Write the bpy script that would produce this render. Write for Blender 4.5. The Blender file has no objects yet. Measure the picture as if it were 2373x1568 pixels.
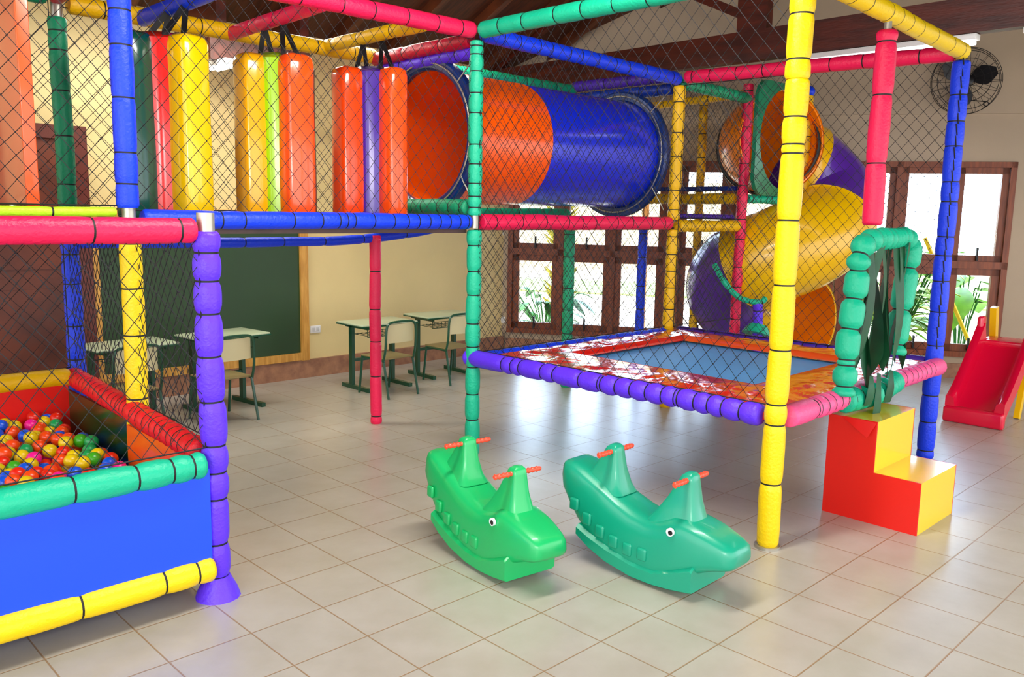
import bpy, math, random
from mathutils import Vector, Matrix, noise
random.seed(7)
PI = math.pi
S = bpy.context.scene
COL = S.collection

# ------------------------------------------------------------------ camera, world, lights, exposure
RW = Matrix(((0.71531116, -0.6985501, 0.01891277),
             (-0.08963017, -0.11855439, -0.98889397),
             (0.69303418, 0.70567174, -0.14741444)))      # rows: camera right, down, forward
CAM = Vector((-1.71675574, -2.80226146, 1.58436618))
FPX = 1961.187
cd = bpy.data.cameras.new('camera'); cam = bpy.data.objects.new('camera', cd); COL.objects.link(cam)
cd.sensor_width = 36.0; cd.lens = FPX * 36.0 / 2373.0; cd.clip_start = 0.05; cd.clip_end = 300
cam.matrix_world = Matrix.Translation(CAM) @ Matrix((RW[0], -RW[1], -RW[2])).transposed().to_4x4()
S.camera = cam
S.view_settings.view_transform = 'Standard'
S.view_settings.look = 'None'
S.view_settings.gamma = 1.0
S.view_settings.use_curve_mapping = False
S.view_settings.exposure = 1.22

w = bpy.data.worlds.new('sky'); S.world = w; w.use_nodes = True
nt = w.node_tree; bg = nt.nodes['Background']
# hazy sky, much brighter towards the sunny garden side
wt = nt.nodes.new('ShaderNodeTexCoord'); wd_ = nt.nodes.new('ShaderNodeVectorMath'); wd_.operation = 'DOT_PRODUCT'; wd_.inputs[1].default_value = (.856, .516, .05)
wr = nt.nodes.new('ShaderNodeMapRange'); wr.interpolation_type = 'SMOOTHSTEP'; wr.inputs['From Min'].default_value = .15; wr.inputs['From Max'].default_value = .95
wr.inputs['To Min'].default_value = 1.35; wr.inputs['To Max'].default_value = 5.6
wm = nt.nodes.new('ShaderNodeMix'); wm.data_type = 'RGBA'; wm.inputs['A'].default_value = (.95, .96, 1.0, 1); wm.inputs['B'].default_value = (.58, .76, 1.0, 1)
wf = nt.nodes.new('ShaderNodeMapRange'); wf.inputs['From Min'].default_value = 0; wf.inputs['From Max'].default_value = .8
for a_, b_ in ((wt.outputs['Generated'], wd_.inputs[0]), (wd_.outputs['Value'], wr.inputs['Value']), (wr.outputs[0], bg.inputs['Strength']), (wd_.outputs['Value'], wf.inputs['Value']), (wf.outputs[0], wm.inputs['Factor']), (wm.outputs['Result'], bg.inputs['Color'])):
    nt.links.new(a_, b_)

def lamp(name, kind, loc, target, energy, color=(1, 1, 1), size=None, size_y=None, angle=None):
    l = bpy.data.lights.new(name, kind); l.energy = energy; l.color = color
    if kind == 'AREA':
        l.shape = 'RECTANGLE'; l.size = size; l.size_y = size_y or size
    if kind == 'SUN': l.angle = angle
    o = bpy.data.objects.new(name, l); COL.objects.link(o); o.location = loc
    d = Vector(target) - Vector(loc)
    o.rotation_euler = d.to_track_quat('-Z', 'Y').to_euler()
    return o
lamp('sunlight', 'SUN', (0, 0, 12), (5, -2, 0), 3.5, (1, 0.97, 0.9), angle=0.02)
lamp('camera_side_fill', 'AREA', (-4.2, -3.6, 2.6), (1.6, 1.6, 1.0), 85, (1.0, 0.98, 0.95), 2.6, 1.5)  # large soft fill lamp added on the camera side to brighten the room
lamp('overhead_fill', 'AREA', (.6, -.6, 3.3), (.9, .6, 0), 45, (1.0, 0.97, 0.9), 2.4, .3)  # added overhead fill, belongs to no fitting
lamp('overhead_fill', 'AREA', (1.6, 2.75, 2.95), (1.7, 2.9, 0), 30, (1.0, 0.96, 0.86), 2.6, .2)  # second added fill, lifts the back wall, apart from the modelled battens

# ------------------------------------------------------------------ helpers
def lin(h):
    h = h.lstrip('#'); v = [int(h[i:i + 2], 16) / 255 for i in (0, 2, 4)]
    return tuple((c / 12.92 if c <= .04045 else ((c + .055) / 1.055) ** 2.4) for c in v) + (1,)

def ray(x, y): return RW.transposed() @ Vector(((x - 1186.5) / FPX, (y - 784) / FPX, 1))
def at(x, y, D): return CAM + ray(x, y) * D
def pl(px, py, X=None, Y=None, Z=None):
    d = ray(px, py)
    t = (X - CAM.x) / d.x if X is not None else (Y - CAM.y) / d.y if Y is not None else (Z - CAM.z) / d.z
    return CAM + d * t

MATS = {}
def mat(name, col, rough=.5, bump=0, bscale=40, var=0, vscale=5, metal=0, spec=.5, coat=0, stretch=(1, 1, 1), col2=None, trans=0):
    if name in MATS: return MATS[name]
    m = bpy.data.materials.new(name); m.use_nodes = True
    n = m.node_tree.nodes; L = m.node_tree.links; b = n['Principled BSDF']
    b.inputs['Base Color'].default_value = lin(col); b.inputs['Roughness'].default_value = rough
    b.inputs['Metallic'].default_value = metal; b.inputs['Specular IOR Level'].default_value = spec
    b.inputs['Coat Weight'].default_value = coat; b.inputs['Coat Roughness'].default_value = .08
    if trans: b.inputs['Transmission Weight'].default_value = trans
    tc = n.new('ShaderNodeTexCoord'); mp = n.new('ShaderNodeMapping'); mp.inputs['Scale'].default_value = stretch
    L.new(tc.outputs['Object'], mp.inputs['Vector'])
    if bump:
        t = n.new('ShaderNodeTexNoise'); t.inputs['Scale'].default_value = bscale; t.inputs['Detail'].default_value = 4
        bp = n.new('ShaderNodeBump'); bp.inputs['Strength'].default_value = bump; bp.inputs['Distance'].default_value = .01
        L.new(mp.outputs[0], t.inputs['Vector']); L.new(t.outputs['Fac'], bp.inputs['Height']); L.new(bp.outputs[0], b.inputs['Normal'])
    if var or col2:
        t = n.new('ShaderNodeTexNoise'); t.inputs['Scale'].default_value = vscale; t.inputs['Detail'].default_value = 5
        mx = n.new('ShaderNodeMix'); mx.data_type = 'RGBA'
        c = lin(col); mx.inputs['A'].default_value = c
        mx.inputs['B'].default_value = lin(col2) if col2 else tuple(x * (1 - var) for x in c[:3]) + (1,)
        mr = n.new('ShaderNodeMapRange'); mr.inputs['From Min'].default_value = .35; mr.inputs['From Max'].default_value = .65
        L.new(mp.outputs[0], t.inputs['Vector']); L.new(t.outputs['Fac'], mr.inputs['Value'])
        L.new(mr.outputs[0], mx.inputs['Factor']); L.new(mx.outputs['Result'], b.inputs['Base Color'])
    MATS[name] = m; return m

def foamm(name, col, rough=.42): return mat('foam ' + name, col, rough, bump=.35, bscale=70, stretch=(1, 1, 1), spec=.4)
BLACK = mat('black cord', '#0A0A0C', .6)
F = dict(blue=foamm('blue', '#0C3CE6'), pink=foamm('pink', '#EA1A50'), rose=foamm('rose', '#F0568F'), crimson=foamm('crimson', '#C40A34'),
         teal=foamm('teal', '#10B48A'), green=foamm('green', '#0F9A6C'), yellow=foamm('yellow', '#F2CC00'), gold=foamm('gold', '#ECB800'),
         purple=foamm('purple', '#5E30EA'), violet=foamm('violet', '#44239A'), lime=foamm('lime', '#B6E81E'), navy=foamm('navy', '#0C2F8F'), red=foamm('red', '#E01822'))
def plastic(name, col, rough=.22, bump=.05): return mat('plastic ' + name, col, rough, bump=bump, bscale=9, spec=.5, coat=.25)

class MB:
    def __init__(s): s.v = []; s.f = []; s.m = []; s.M = Matrix()
    def add(s, vs, fs, mi=0):
        b = len(s.v); s.v += [s.M @ Vector(v) for v in vs]
        for f in fs: s.f.append([b + i for i in f]); s.m.append(mi)
    def box(s, a, b, mi=0, bev=0):
        x0, y0, z0 = a; x1, y1, z1 = b
        x0, x1 = min(x0, x1), max(x0, x1); y0, y1 = min(y0, y1), max(y0, y1); z0, z1 = min(z0, z1), max(z0, z1)
        if bev:
            vs = []; fs = []; r = min(bev, (x1 - x0) / 2.01, (y1 - y0) / 2.01, (z1 - z0) / 2.01); n = 3
            # rounded box through loft of rounded rectangles
            prof = [(r * (1 - math.cos(t * PI / 2 / n)), r * (1 - math.sin(t * PI / 2 / n))) for t in range(n + 1)]
            lv = [(z0 + p[0], p[1]) for p in prof] + [(z1 - p[0], p[1]) for p in reversed(prof)]
            for z, ins in lv:
                for cx, cy, a0 in ((x1 - r, y1 - r, 0), (x0 + r, y1 - r, 1), (x0 + r, y0 + r, 2), (x1 - r, y0 + r, 3)):
                    for k in range(n + 1):
                        a = (a0 + k / n) * PI / 2; rr = r - ins
                        vs.append((cx + rr * math.cos(a), cy + rr * math.sin(a), z))
            N = 4 * (n + 1)
            for j in range(len(lv) - 1):
                for i in range(N): fs.append([j * N + i, j * N + (i + 1) % N, (j + 1) * N + (i + 1) % N, (j + 1) * N + i])
            fs.append(list(range(N))[::-1]); fs.append([(len(lv) - 1) * N + i for i in range(N)])
            s.add(vs, fs, mi); return
        s.add([(x0, y0, z0), (x1, y0, z0), (x1, y1, z0), (x0, y1, z0), (x0, y0, z1), (x1, y0, z1), (x1, y1, z1), (x0, y1, z1)],
              [[3, 2, 1, 0], [4, 5, 6, 7], [0, 1, 5, 4], [1, 2, 6, 5], [2, 3, 7, 6], [3, 0, 4, 7]], mi)
    def beam(s, p0, p1, wd, ht, mi=0, up=(0, 0, 1)):
        p0 = Vector(p0); p1 = Vector(p1); d = (p1 - p0).normalized(); u = Vector(up)
        a = d.cross(u).normalized() * wd / 2; b = a.cross(d).normalized() * ht / 2
        vs = [p + x for p in (p0, p1) for x in (-a - b, a - b, a + b, -a + b)]
        s.add(vs, [[3, 2, 1, 0], [4, 5, 6, 7], [0, 1, 5, 4], [1, 2, 6, 5], [2, 3, 7, 6], [3, 0, 4, 7]], mi)
    def tube(s, pts, rad, n=10, mi=0, caps=True, closed=False, mis=None):
        pts = [Vector(p) for p in pts]; N = len(pts)
        if not hasattr(rad, '__len__'): rad = [rad] * N
        T = []
        for i in range(N):
            if closed: d = pts[(i + 1) % N] - pts[i - 1]
            else: d = pts[min(i + 1, N - 1)] - pts[max(i - 1, 0)]
            T.append(d.normalized())
        u = T[0].orthogonal().normalized() if abs(T[0].z) > .9 else T[0].cross(Vector((0, 0, 1))).normalized()
        vs = []; fs = []; ms = []
        for i in range(N):
            u = (u - T[i] * u.dot(T[i])).normalized(); vv = T[i].cross(u)
            for k in range(n):
                a = 2 * PI * k / n; vs.append(pts[i] + (u * math.cos(a) + vv * math.sin(a)) * rad[i])
        R = N if closed else N - 1
        b = len(s.v); s.v += [s.M @ v for v in vs]
        for i in range(R):
            j = (i + 1) % N
            for k in range(n):
                s.f.append([b + i * n + k, b + i * n + (k + 1) % n, b + j * n + (k + 1) % n, b + j * n + k]); s.m.append(mis[i] if mis else mi)
        if caps and not closed:
            s.f.append([b + k for k in range(n)][::-1]); s.m.append(mi); s.f.append([b + (N - 1) * n + k for k in range(n)]); s.m.append(mi)
    def sphere(s, c, r, n=12, m=8, mi=0, sc=(1, 1, 1)):
        vs = [(c[0], c[1], c[2] - r * sc[2])]; fs = []
        for j in range(1, m):
            t = PI * j / m
            for i in range(n):
                a = 2 * PI * i / n; vs.append((c[0] + r * sc[0] * math.sin(t) * math.cos(a), c[1] + r * sc[1] * math.sin(t) * math.sin(a), c[2] - r * sc[2] * math.cos(t)))
        vs.append((c[0], c[1], c[2] + r * sc[2])); L = len(vs) - 1
        for i in range(n):
            fs.append([0, 1 + (i + 1) % n, 1 + i]); fs.append([L, L - n + i, L - n + (i + 1) % n])
            for j in range(m - 2): fs.append([1 + j * n + i, 1 + j * n + (i + 1) % n, 1 + (j + 1) * n + (i + 1) % n, 1 + (j + 1) * n + i])
        s.add(vs, fs, mi)
    def loft(s, rings, mi=0, caps=True):
        n = len(rings[0]); vs = [v for r in rings for v in r]; fs = []
        for j in range(len(rings) - 1):
            for i in range(n): fs.append([j * n + i, j * n + (i + 1) % n, (j + 1) * n + (i + 1) % n, (j + 1) * n + i])
        if caps: fs.append(list(range(n))[::-1]); fs.append([(len(rings) - 1) * n + i for i in range(n)])
        s.add(vs, fs, mi)
    def ext(s, poly, h, ax=2, mi=0, off=0):
        """extrude a 2D polygon along axis ax between off and off+h"""
        def P(p, z): return {2: (p[0], p[1], z), 1: (p[0], z, p[1]), 0: (z, p[0], p[1])}[ax]
        n = len(poly); vs = [P(p, off) for p in poly] + [P(p, off + h) for p in poly]
        s.add(vs, [list(range(n))[::-1], [n + i for i in range(n)]] + [[i, (i + 1) % n, n + (i + 1) % n, n + i] for i in range(n)], mi)

def obj(name, mb, mats, parent=None, smooth=True, label=None, angle=40):
    if not isinstance(mats, (list, tuple)): mats = [mats]
    off = Vector((0, 0, 0)); p = parent
    while p is not None: off += p.location; p = p.parent
    me = bpy.data.meshes.new(name)
    me.from_pydata([tuple(v - off) for v in mb.v], [], mb.f)
    for m in mats: me.materials.append(m)
    me.polygons.foreach_set('material_index', mb.m)
    me.update()
    import bmesh
    bm = bmesh.new(); bm.from_mesh(me); bmesh.ops.recalc_face_normals(bm, faces=bm.faces); bm.to_mesh(me); bm.free()
    if smooth:
        me.polygons.foreach_set('use_smooth', [True] * len(me.polygons)); me.set_sharp_from_angle(angle=math.radians(angle))
    o = bpy.data.objects.new(name, me); COL.objects.link(o)
    if parent: o.parent = parent
    if label: o['label'] = label
    return o
def tag(o, label, cat, group=None, kind=None):
    if label: o['label'] = label
    if cat: o['category'] = cat
    if group: o['group'] = group
    if kind: o['kind'] = kind
    return o
def thing(name, label, cat, loc=(0, 0, 0), group=None, rz=0):
    o = bpy.data.objects.new(name, None); COL.objects.link(o); o.location = loc; o.rotation_euler = (0, 0, rz)
    o.empty_display_size = .1
    return tag(o, label, cat, group)
def struct(name, mb, m, smooth=False, parent=None):
    o = obj(name, mb, m, parent, smooth)
    if not parent: o['kind'] = 'structure'
    return o
def copy_tree(o, parent=None):
    c = o.copy(); COL.objects.link(c)
    if parent: c.parent = parent
    for ch in list(o.children): copy_tree(ch, c)
    return c

def smoothpath(pts, sub=8, closed=False):
    pts = [Vector(p) for p in pts]; N = len(pts); out = []
    for i in range(N if closed else N - 1):
        p = [pts[(i + k) % N] if closed else pts[max(0, min(N - 1, i + k))] for k in (-1, 0, 1, 2)]
        if not closed and i == 0: p[0] = pts[0] * 2 - pts[1]
        if not closed and i == N - 2: p[3] = pts[-1] * 2 - pts[-2]
        for k in range(sub):
            t = k / sub
            out.append(.5 * (2 * p[1] + (p[2] - p[0]) * t + (2 * p[0] - 5 * p[1] + 4 * p[2] - p[3]) * t * t + (-p[0] + 3 * p[1] - 3 * p[2] + p[3]) * t ** 3))
    if not closed: out.append(pts[-1])
    return out

def foam(name, pts, r, color, parent, gap=.22, pinch=.12, ties=None, label=None, bulge=0, step=.013, n=14, jitter=.35):
    """foam pipe sleeve with black cord ties that pinch it"""
    pts = [Vector(p) for p in pts]
    seg = [0]
    for a, b in zip(pts, pts[1:]): seg.append(seg[-1] + (b - a).length)
    L = seg[-1]
    rnd = random.Random(name + str([round(x, 2) for x in pts[0]]) + color)
    if ties is None:
        ties = []; t = gap * rnd.uniform(.3, .9)
        while t < L - .04: ties.append(t); t += gap * rnd.uniform(1 - jitter, 1 + jitter)
    N = max(4, int(L / step)); P = []; R = []; MI = []
    ph = rnd.uniform(0, 50)
    ss = sorted(set([L * i / N for i in range(N + 1)] + [max(0, min(L, t + d)) for t in ties for d in (-.004, .004)]))
    j = 0
    for t in ss:
        while j < len(seg) - 2 and seg[j + 1] < t: j += 1
        k = (t - seg[j]) / max(1e-6, seg[j + 1] - seg[j]); p = pts[j].lerp(pts[j + 1], k)
        wob = noise.noise_vector(Vector((ph, t * 2.5, 0))) * r * .10
        d = min([abs(t - q) for q in ties] + [9])
        lo = max([q for q in ties if q <= t] + [0]); hi = min([q for q in ties if q > t] + [L])
        bl = math.sin(PI * (t - lo) / max(.02, hi - lo)) if hi > lo else 0
        rr = r * (1 - pinch * math.exp(-(d / .018) ** 2) + bulge * bl + .03 * noise.noise(Vector((ph, t * 9, 3))))
        e = min(t, L - t); 
        if e < .012: rr *= .86 + .14 * (e / .012)
        P.append(p + wob); R.append(rr)
    for a, b in zip(ss, ss[1:]):
        m_ = (a + b) / 2; MI.append(1 if any(abs(m_ - q) < .0042 for q in ties) else 0)
    mb = MB(); mb.tube(P, R, n, 0, True, False, MI)
    return obj(name, mb, [F[color], BLACK], parent, True, label, 60)

def net(name, p0, pu, pv, parent, cell=.085, r=.0017, knots=True, sag=.0, m=None, label=None):
    """diamond mesh safety net over the parallelogram p0,pu,pv"""
    p0 = Vector(p0); U = Vector(pu) - p0; V = Vector(pv) - p0; a = U.length; b = V.length
    nn = U.cross(V).normalized(); mb = MB(); rnd = random.Random(name + str(p0))
    ca = cell; cb = cell * 1.15
    nu = max(1, round(a / ca)); nv = max(1, round(b / cb)); ca = a / nu; cb = b / nv
    ph = rnd.uniform(0, 40)
    def P(i, j):   # half-cell lattice
        u = i * ca / 2; v = j * cb / 2
        q = p0 + U * (u / a) + V * (v / b)
        e = min(1, 6 * u / a * (1 - u / a)) * min(1, 6 * v / b * (1 - v / b))
        return q + nn * (sag * e + .012 * e * noise.noise(q * 1.7 + Vector((ph, 0, 0)))) + (noise.noise_vector(q * 2.5 + Vector((0, ph, 0))) * .018 * e)
    def strand(path):
        N = len(path)
        if N < 2: return
        mb.tube(path, r, 3, 0, False)
    for s0 in range(-2 * nv, 2 * nu + 1, 2):
        for dr in (1, -1):
            path = []
            for j in range(0, 2 * nv + 1):
                i = s0 + j if dr == 1 else s0 + 2 * nv - j
                if 0 <= i <= 2 * nu: path.append(P(i, j))
            strand(path)
    if knots:
        for i in range(0, 2 * nu + 1):
            for j in range(i % 2, 2 * nv + 1, 2):
                c = P(i, j); k = r * 2.3
                mb.add([c + Vector(x) * k for x in ((1, 0, 0), (-1, 0, 0), (0, 1, 0), (0, -1, 0), (0, 0, 1), (0, 0, -1))],
                       [[0, 2, 4], [2, 1, 4], [1, 3, 4], [3, 0, 4], [2, 0, 5], [1, 2, 5], [3, 1, 5], [0, 3, 5]])
    for A, B in ((p0, p0 + U), (p0 + V, p0 + U + V), (p0, p0 + V), (p0 + U, p0 + U + V)): mb.tube([A, B], r * 1.8, 4)
    return obj(name, mb, m or NETM, parent, False, label)
NETM = mat('net cord', '#141216', .7)

# ------------------------------------------------------------------ materials of the room
def tile_material():
    m = bpy.data.materials.new('ceramic floor tiles'); m.use_nodes = True
    n = m.node_tree.nodes; L = m.node_tree.links; b = n['Principled BSDF']
    tc = n.new('ShaderNodeTexCoord'); sp = n.new('ShaderNodeSeparateXYZ'); L.new(tc.outputs['Object'], sp.inputs[0])
    def edge(o):
        a = n.new('ShaderNodeMath'); a.operation = 'DIVIDE'; a.inputs[1].default_value = .31; L.new(o, a.inputs[0])
        r = n.new('ShaderNodeMath'); r.operation = 'PINGPONG'; r.inputs[1].default_value = .5; L.new(a.outputs[0], r.inputs[0])
        return r.outputs[0]
    mn = n.new('ShaderNodeMath'); mn.operation = 'MINIMUM'; L.new(edge(sp.outputs[0]), mn.inputs[0]); L.new(edge(sp.outputs[1]), mn.inputs[1])
    ls = n.new('ShaderNodeMapRange'); ls.inputs['From Min'].default_value = .006; ls.inputs['From Max'].default_value = .012; L.new(mn.outputs[0], ls.inputs['Value'])
    ns = n.new('ShaderNodeTexNoise'); ns.inputs['Scale'].default_value = 4.1; ns.inputs['Detail'].default_value = 7; ns.inputs['Roughness'].default_value = .62
    L.new(tc.outputs['Object'], ns.inputs['Vector'])
    cr = n.new('ShaderNodeValToRGB'); cr.color_ramp.elements[0].position = .25; cr.color_ramp.elements[0].color = lin('#A39C8C')
    cr.color_ramp.elements[1].position = .75; cr.color_ramp.elements[1].color = lin('#B4AEA2'); L.new(ns.outputs['Fac'], cr.inputs['Fac'])
    mx = n.new('ShaderNodeMix'); mx.data_type = 'RGBA'; mx.inputs['A'].default_value = lin('#94795A'); L.new(cr.outputs[0], mx.inputs['B']); L.new(ls.outputs[0], mx.inputs['Factor'])
    L.new(mx.outputs['Result'], b.inputs['Base Color'])
    rr = n.new('ShaderNodeMapRange'); rr.inputs['To Min'].default_value = .28; rr.inputs['To Max'].default_value = .34; L.new(ns.outputs['Fac'], rr.inputs['Value']); L.new(rr.outputs[0], b.inputs['Roughness'])
    bp = n.new('ShaderNodeBump'); bp.inputs['Strength'].default_value = .5; bp.inputs['Distance'].default_value = .002; L.new(ls.outputs[0], bp.inputs['Height'])
    b2 = n.new('ShaderNodeBump'); b2.inputs['Strength'].default_value = .12; b2.inputs['Distance'].default_value = .01
    n2 = n.new('ShaderNodeTexNoise'); n2.inputs['Scale'].default_value = 9; L.new(tc.outputs['Object'], n2.inputs['Vector']); L.new(n2.outputs['Fac'], b2.inputs['Height']); L.new(bp.outputs[0], b2.inputs['Normal'])
    L.new(b2.outputs[0], b.inputs['Normal']); b.inputs['Specular IOR Level'].default_value = .8
    return m
TILE = tile_material()
WALL = mat('cream wall paint', '#E4CE90', .55, bump=.12, bscale=30, var=.08, vscale=1.5)
WALL2 = mat('beige wall paint', '#AE9A80', .6, bump=.12, bscale=30, var=.08, vscale=1.5)
WOOD = mat('brown window wood', '#8C4622', .4, bump=.15, bscale=14, col2='#6E3418', vscale=4, stretch=(9, 9, 1), spec=.4)
DARKW = mat('dark red timber', '#5A1E0C', .42, bump=.15, bscale=14, col2='#3A1006', vscale=3, stretch=(6, 1, 6))
PLANK = mat('ceiling planks', '#5A2A12', .55, bump=.2, bscale=12, col2='#3A1809', vscale=5, stretch=(9, 1, 1))
GRAN = mat('granite skirting', '#A87858', .35, col2='#8A5E46', vscale=14, bump=.05)
GLASS = mat('window glass', '#FFFFFF', .0, trans=1, spec=.3)
GLASS.node_tree.nodes['Principled BSDF'].inputs['IOR'].default_value = 1.02
STEEL = mat('galvanised steel', '#B9B5A8', .4, metal=.8)
WHITE = mat('white plastic', '#E9E9E6', .35)

# ------------------------------------------------------------------ room shell
mb = MB(); mb.box((-7, -7, -.15), (4.993, 4.2, 0)); 
mb.ext([(4.993, 4.2), (4.993, -7), (11.75, -7)], .15, 2, 0, -.15)
struct('floor', mb, TILE)
mb = MB(); mb.box((-7, 4.2, -.15), (5.25, 4.42, 3.12)); struct('wall_back', mb, WALL)
mb = MB(); mb.box((.56, 4.165, 0), (4.99, 4.2, .17)); mb.box((-7, 4.165, 0), (-1.15, 4.2, .17)); struct('baseboard_back', mb, GRAN)

# the window wall runs obliquely: frame u along it, d outwards
A2 = Vector((4.993, 4.2, 0)); UD = Vector((.51647, -.85630, 0)); NI = Vector((-.85630, -.51647, 0))   # NI points into the room
WM = Matrix(((UD.x, -NI.x, 0, A2.x), (UD.y, -NI.y, 0, A2.y), (0, 0, 1, 0), (0, 0, 0, 1)))              # local (u, outwards, z)
def wu(x, y):      # position on the wall seen at a pixel
    r = ray(x, y); t = (A2 - CAM).dot(NI) / r.dot(NI); P = CAM + r * t; return (P - A2).dot(UD), P.z
GROUPS = [(.06, 1.86), (1.92, 3.56), (3.58, 5.17)]
SILL, TRAN, HEAD = .22, 1.145, 2.16
mb = MB(); mb.M = WM
mb.box((-.4, 0, -.15), (.06, .2, HEAD)); mb.box((-.4, 0, -.15), (13, .2, SILL)); mb.box((-.4, 0, HEAD), (13, .2, 5.2))
mb.box((1.86, 0, SILL), (1.92, .2, HEAD)); mb.box((3.56, 0, SILL), (3.58, .2, HEAD)); mb.box((5.17, 0, SILL), (13, .2, HEAD))
mb.box((5.1, -.03, 2.62), (13, .01, 5.0)); mb.box((-.4, -.03, 2.62), (5.1, .01, 5.0))
struct('wall_right', mb, WALL2)
mb = MB(); mb.M = WM; mb.box((.05, -.03, 0), (13, 0, .15)); struct('baseboard_right', mb, GRAN)

def window(idx, u0, u1, ncas):
    root = MB(); root.M = WM; f = .055; y0, y1 = -.02, .12
    root.box((u0, y0, SILL), (u0 + f, y1, HEAD)); root.box((u1 - f, y0, SILL), (u1, y1, HEAD))
    root.box((u0, y0 - .015, SILL), (u1, y1, SILL + f)); root.box((u0, y0, HEAD - f), (u1, y1, HEAD)); root.box((u0, y0, TRAN - .03), (u1, y1, TRAN + .04))
    pw = (u1 - u0 - f) / ncas
    for k in range(1, ncas):
        x = u0 + f / 2 + k * pw; root.box((x - .03, y0, SILL), (x + .03, y1, HEAD))
    o = struct('window_%d' % idx, root, WOOD)
    for k in range(ncas):
        a = u0 + f / 2 + k * pw + .03; b = a + pw - .06
        for z0, z1, st in ((SILL + f, TRAN - .03, .07), (TRAN + .04, HEAD - f, .06)):
            c = MB(); c.M = WM
            c.box((a, .01, z0), (a + st, .07, z1)); c.box((b - st, .01, z0), (b, .07, z1)); c.box((a, .01, z0), (b, .07, z0 + st)); c.box((a, .01, z1 - st), (b, .07, z1))
            s_ = obj('window_sash', c, WOOD, o, False)
            g = MB(); g.M = WM; g.box((a + st - .005, .035, z0 + st - .005), (b - st + .005, .041, z1 - st + .005)); obj('pane', g, GLASS, s_, False)
            h = MB(); h.M = WM; h.box(((a + b) / 2 - .008, -.035, z0 + .01), ((a + b) / 2 + .008, .012, z0 + .14)); obj('window_stay', h, BLACK, s_, False)
window(1, *GROUPS[0], 3); window(2, *GROUPS[1], 3); window(3, *GROUPS[2], 3)

# door in the back wall
mb = MB(); mb.box((-1.15, 4.13, 0), (-1.05, 4.22, 2.16)); mb.box((.44, 4.13, 0), (.55, 4.22, 2.16)); mb.box((-1.05, 4.13, 2.06), (.44, 4.22, 2.16))
dr = struct('door_1', mb, mat('door jamb', '#5E2418', .4, bump=.1, stretch=(8, 8, 1)))
for a, b in ((-1.05, -.31), (-.30, .44)):
    l = MB(); l.box((a, 4.16, .01), (b, 4.19, 2.06)); l.box((a + .1, 4.15, .2), (b - .1, 4.165, .95)); l.box((a + .1, 4.15, 1.1), (b - .1, 4.165, 1.95))
    obj('door_leaf', l, mat('door wood', '#6A2C10', .45, bump=.1, col2='#4A1C0A', vscale=3), dr, False)

# roof: two slopes, rafters, and the truss over the climbing frame
RZ, RY, PIT = 3.12, .95, math.tan(math.radians(26))
def roofz(y): return RZ + (4.2 - y) * PIT if y > RY else RZ + (4.2 - RY) * PIT - (RY - y) * PIT
mb = MB()
for y0, y1 in ((4.6, RY), (RY, -3.6)):
    z0, z1 = (RZ + (4.2 - y0) * PIT), roofz(y1)
    if y0 == RY: z0 = roofz(RY)
    mb.add([(-5, y0, z0), (8.6, y0, z0), (8.6, y1, z1), (-5, y1, z1), (-5, y0, z0 + .05), (8.6, y0, z0 + .05), (8.6, y1, z1 + .05), (-5, y1, z1 + .05)],
           [[0, 1, 2, 3], [7, 6, 5, 4], [0, 4, 5, 1], [1, 5, 6, 2], [2, 6, 7, 3], [3, 7, 4, 0]])
struct('ceiling', mb, PLANK)
mb = MB()
for i in range(15):
    x = -2.2 + i * .62
    mb.beam((x, 4.2, RZ - .05), (x, RY, roofz(RY) - .05), .07, .1)
    mb.beam((x, RY, roofz(RY) - .05), (x, -2.5, roofz(-2.5) - .05), .07, .1)
struct('trim_1', mb, mat('rafter timber', '#6A3417', .5, bump=.15, bscale=12, col2='#46200E', vscale=4, stretch=(8, 1, 1)))
XB = 4.7
t = MB(); t.box((XB - .05, -3.2, 2.843), (XB + .05, 4.19, 3.08))
struct('trim_2', t, DARKW)
t = MB(); t.box((XB - .045, .85, 3.08), (XB + .045, 1.12, roofz(1.0) - .02))
t.beam((XB, 1.05, 3.2), (XB, 2.3, roofz(2.3) - .25), .06, .07); t.beam((XB, 4.15, 3.05), (XB, RY, roofz(RY) - .10), .06, .10)
t.beam((XB, -2.4, roofz(-2.4) - .1), (XB, RY, roofz(RY) - .16), .09, .16)
struct('trim_3', t, DARKW)
t = MB(); t.box((1.25, 3.5, 2.68), (2.1, 3.58, 2.9)); t.box((1.28, 3.45, 2.9), (1.36, 4.19, 3.1)); t.box((1.98, 3.45, 2.9), (2.06, 4.19, 3.1)); struct('trim_4', t, DARKW)

# fluorescent fittings under the tie beam
def batten(loc, length, label, axis_y=True):
    o = thing('fluorescent_light', label, 'light', loc)
    x, y, z = loc
    m1 = MB(); m1.box((x - .045, y, z + .015), (x + .045, y + length, z + .055), bev=.006); obj('fitting', m1, WHITE, o)
    em = mat('lit tube', '#FFFFFF', .4)
    em.node_tree.nodes['Principled BSDF'].inputs['Emission Color'].default_value = (1, 1, 1, 1); em.node_tree.nodes['Principled BSDF'].inputs['Emission Strength'].default_value = 2.2
    for dx in (-.025, .025):
        m2 = MB(); m2.tube([(x + dx, y + .02, z), (x + dx, y + length - .02, z)], .014, 8); obj('lamp_tube', m2, em, o)
    return o
batten((XB - .0, -.72, 2.785), 1.26, 'white fluorescent batten under the dark beam, right of the front yellow post')
batten((XB, -2.2, 2.785), 1.2, 'white fluorescent batten cut by the right edge beside the beam')
batten((1.35, 3.38, 2.63), .3, 'small bright lamp fitting under the short dark beam, above the lime striped bag')
batten((1.98, 3.38, 2.63), .3, 'small bright lamp fitting near the yellow top rail, right end of the short dark beam')

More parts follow.
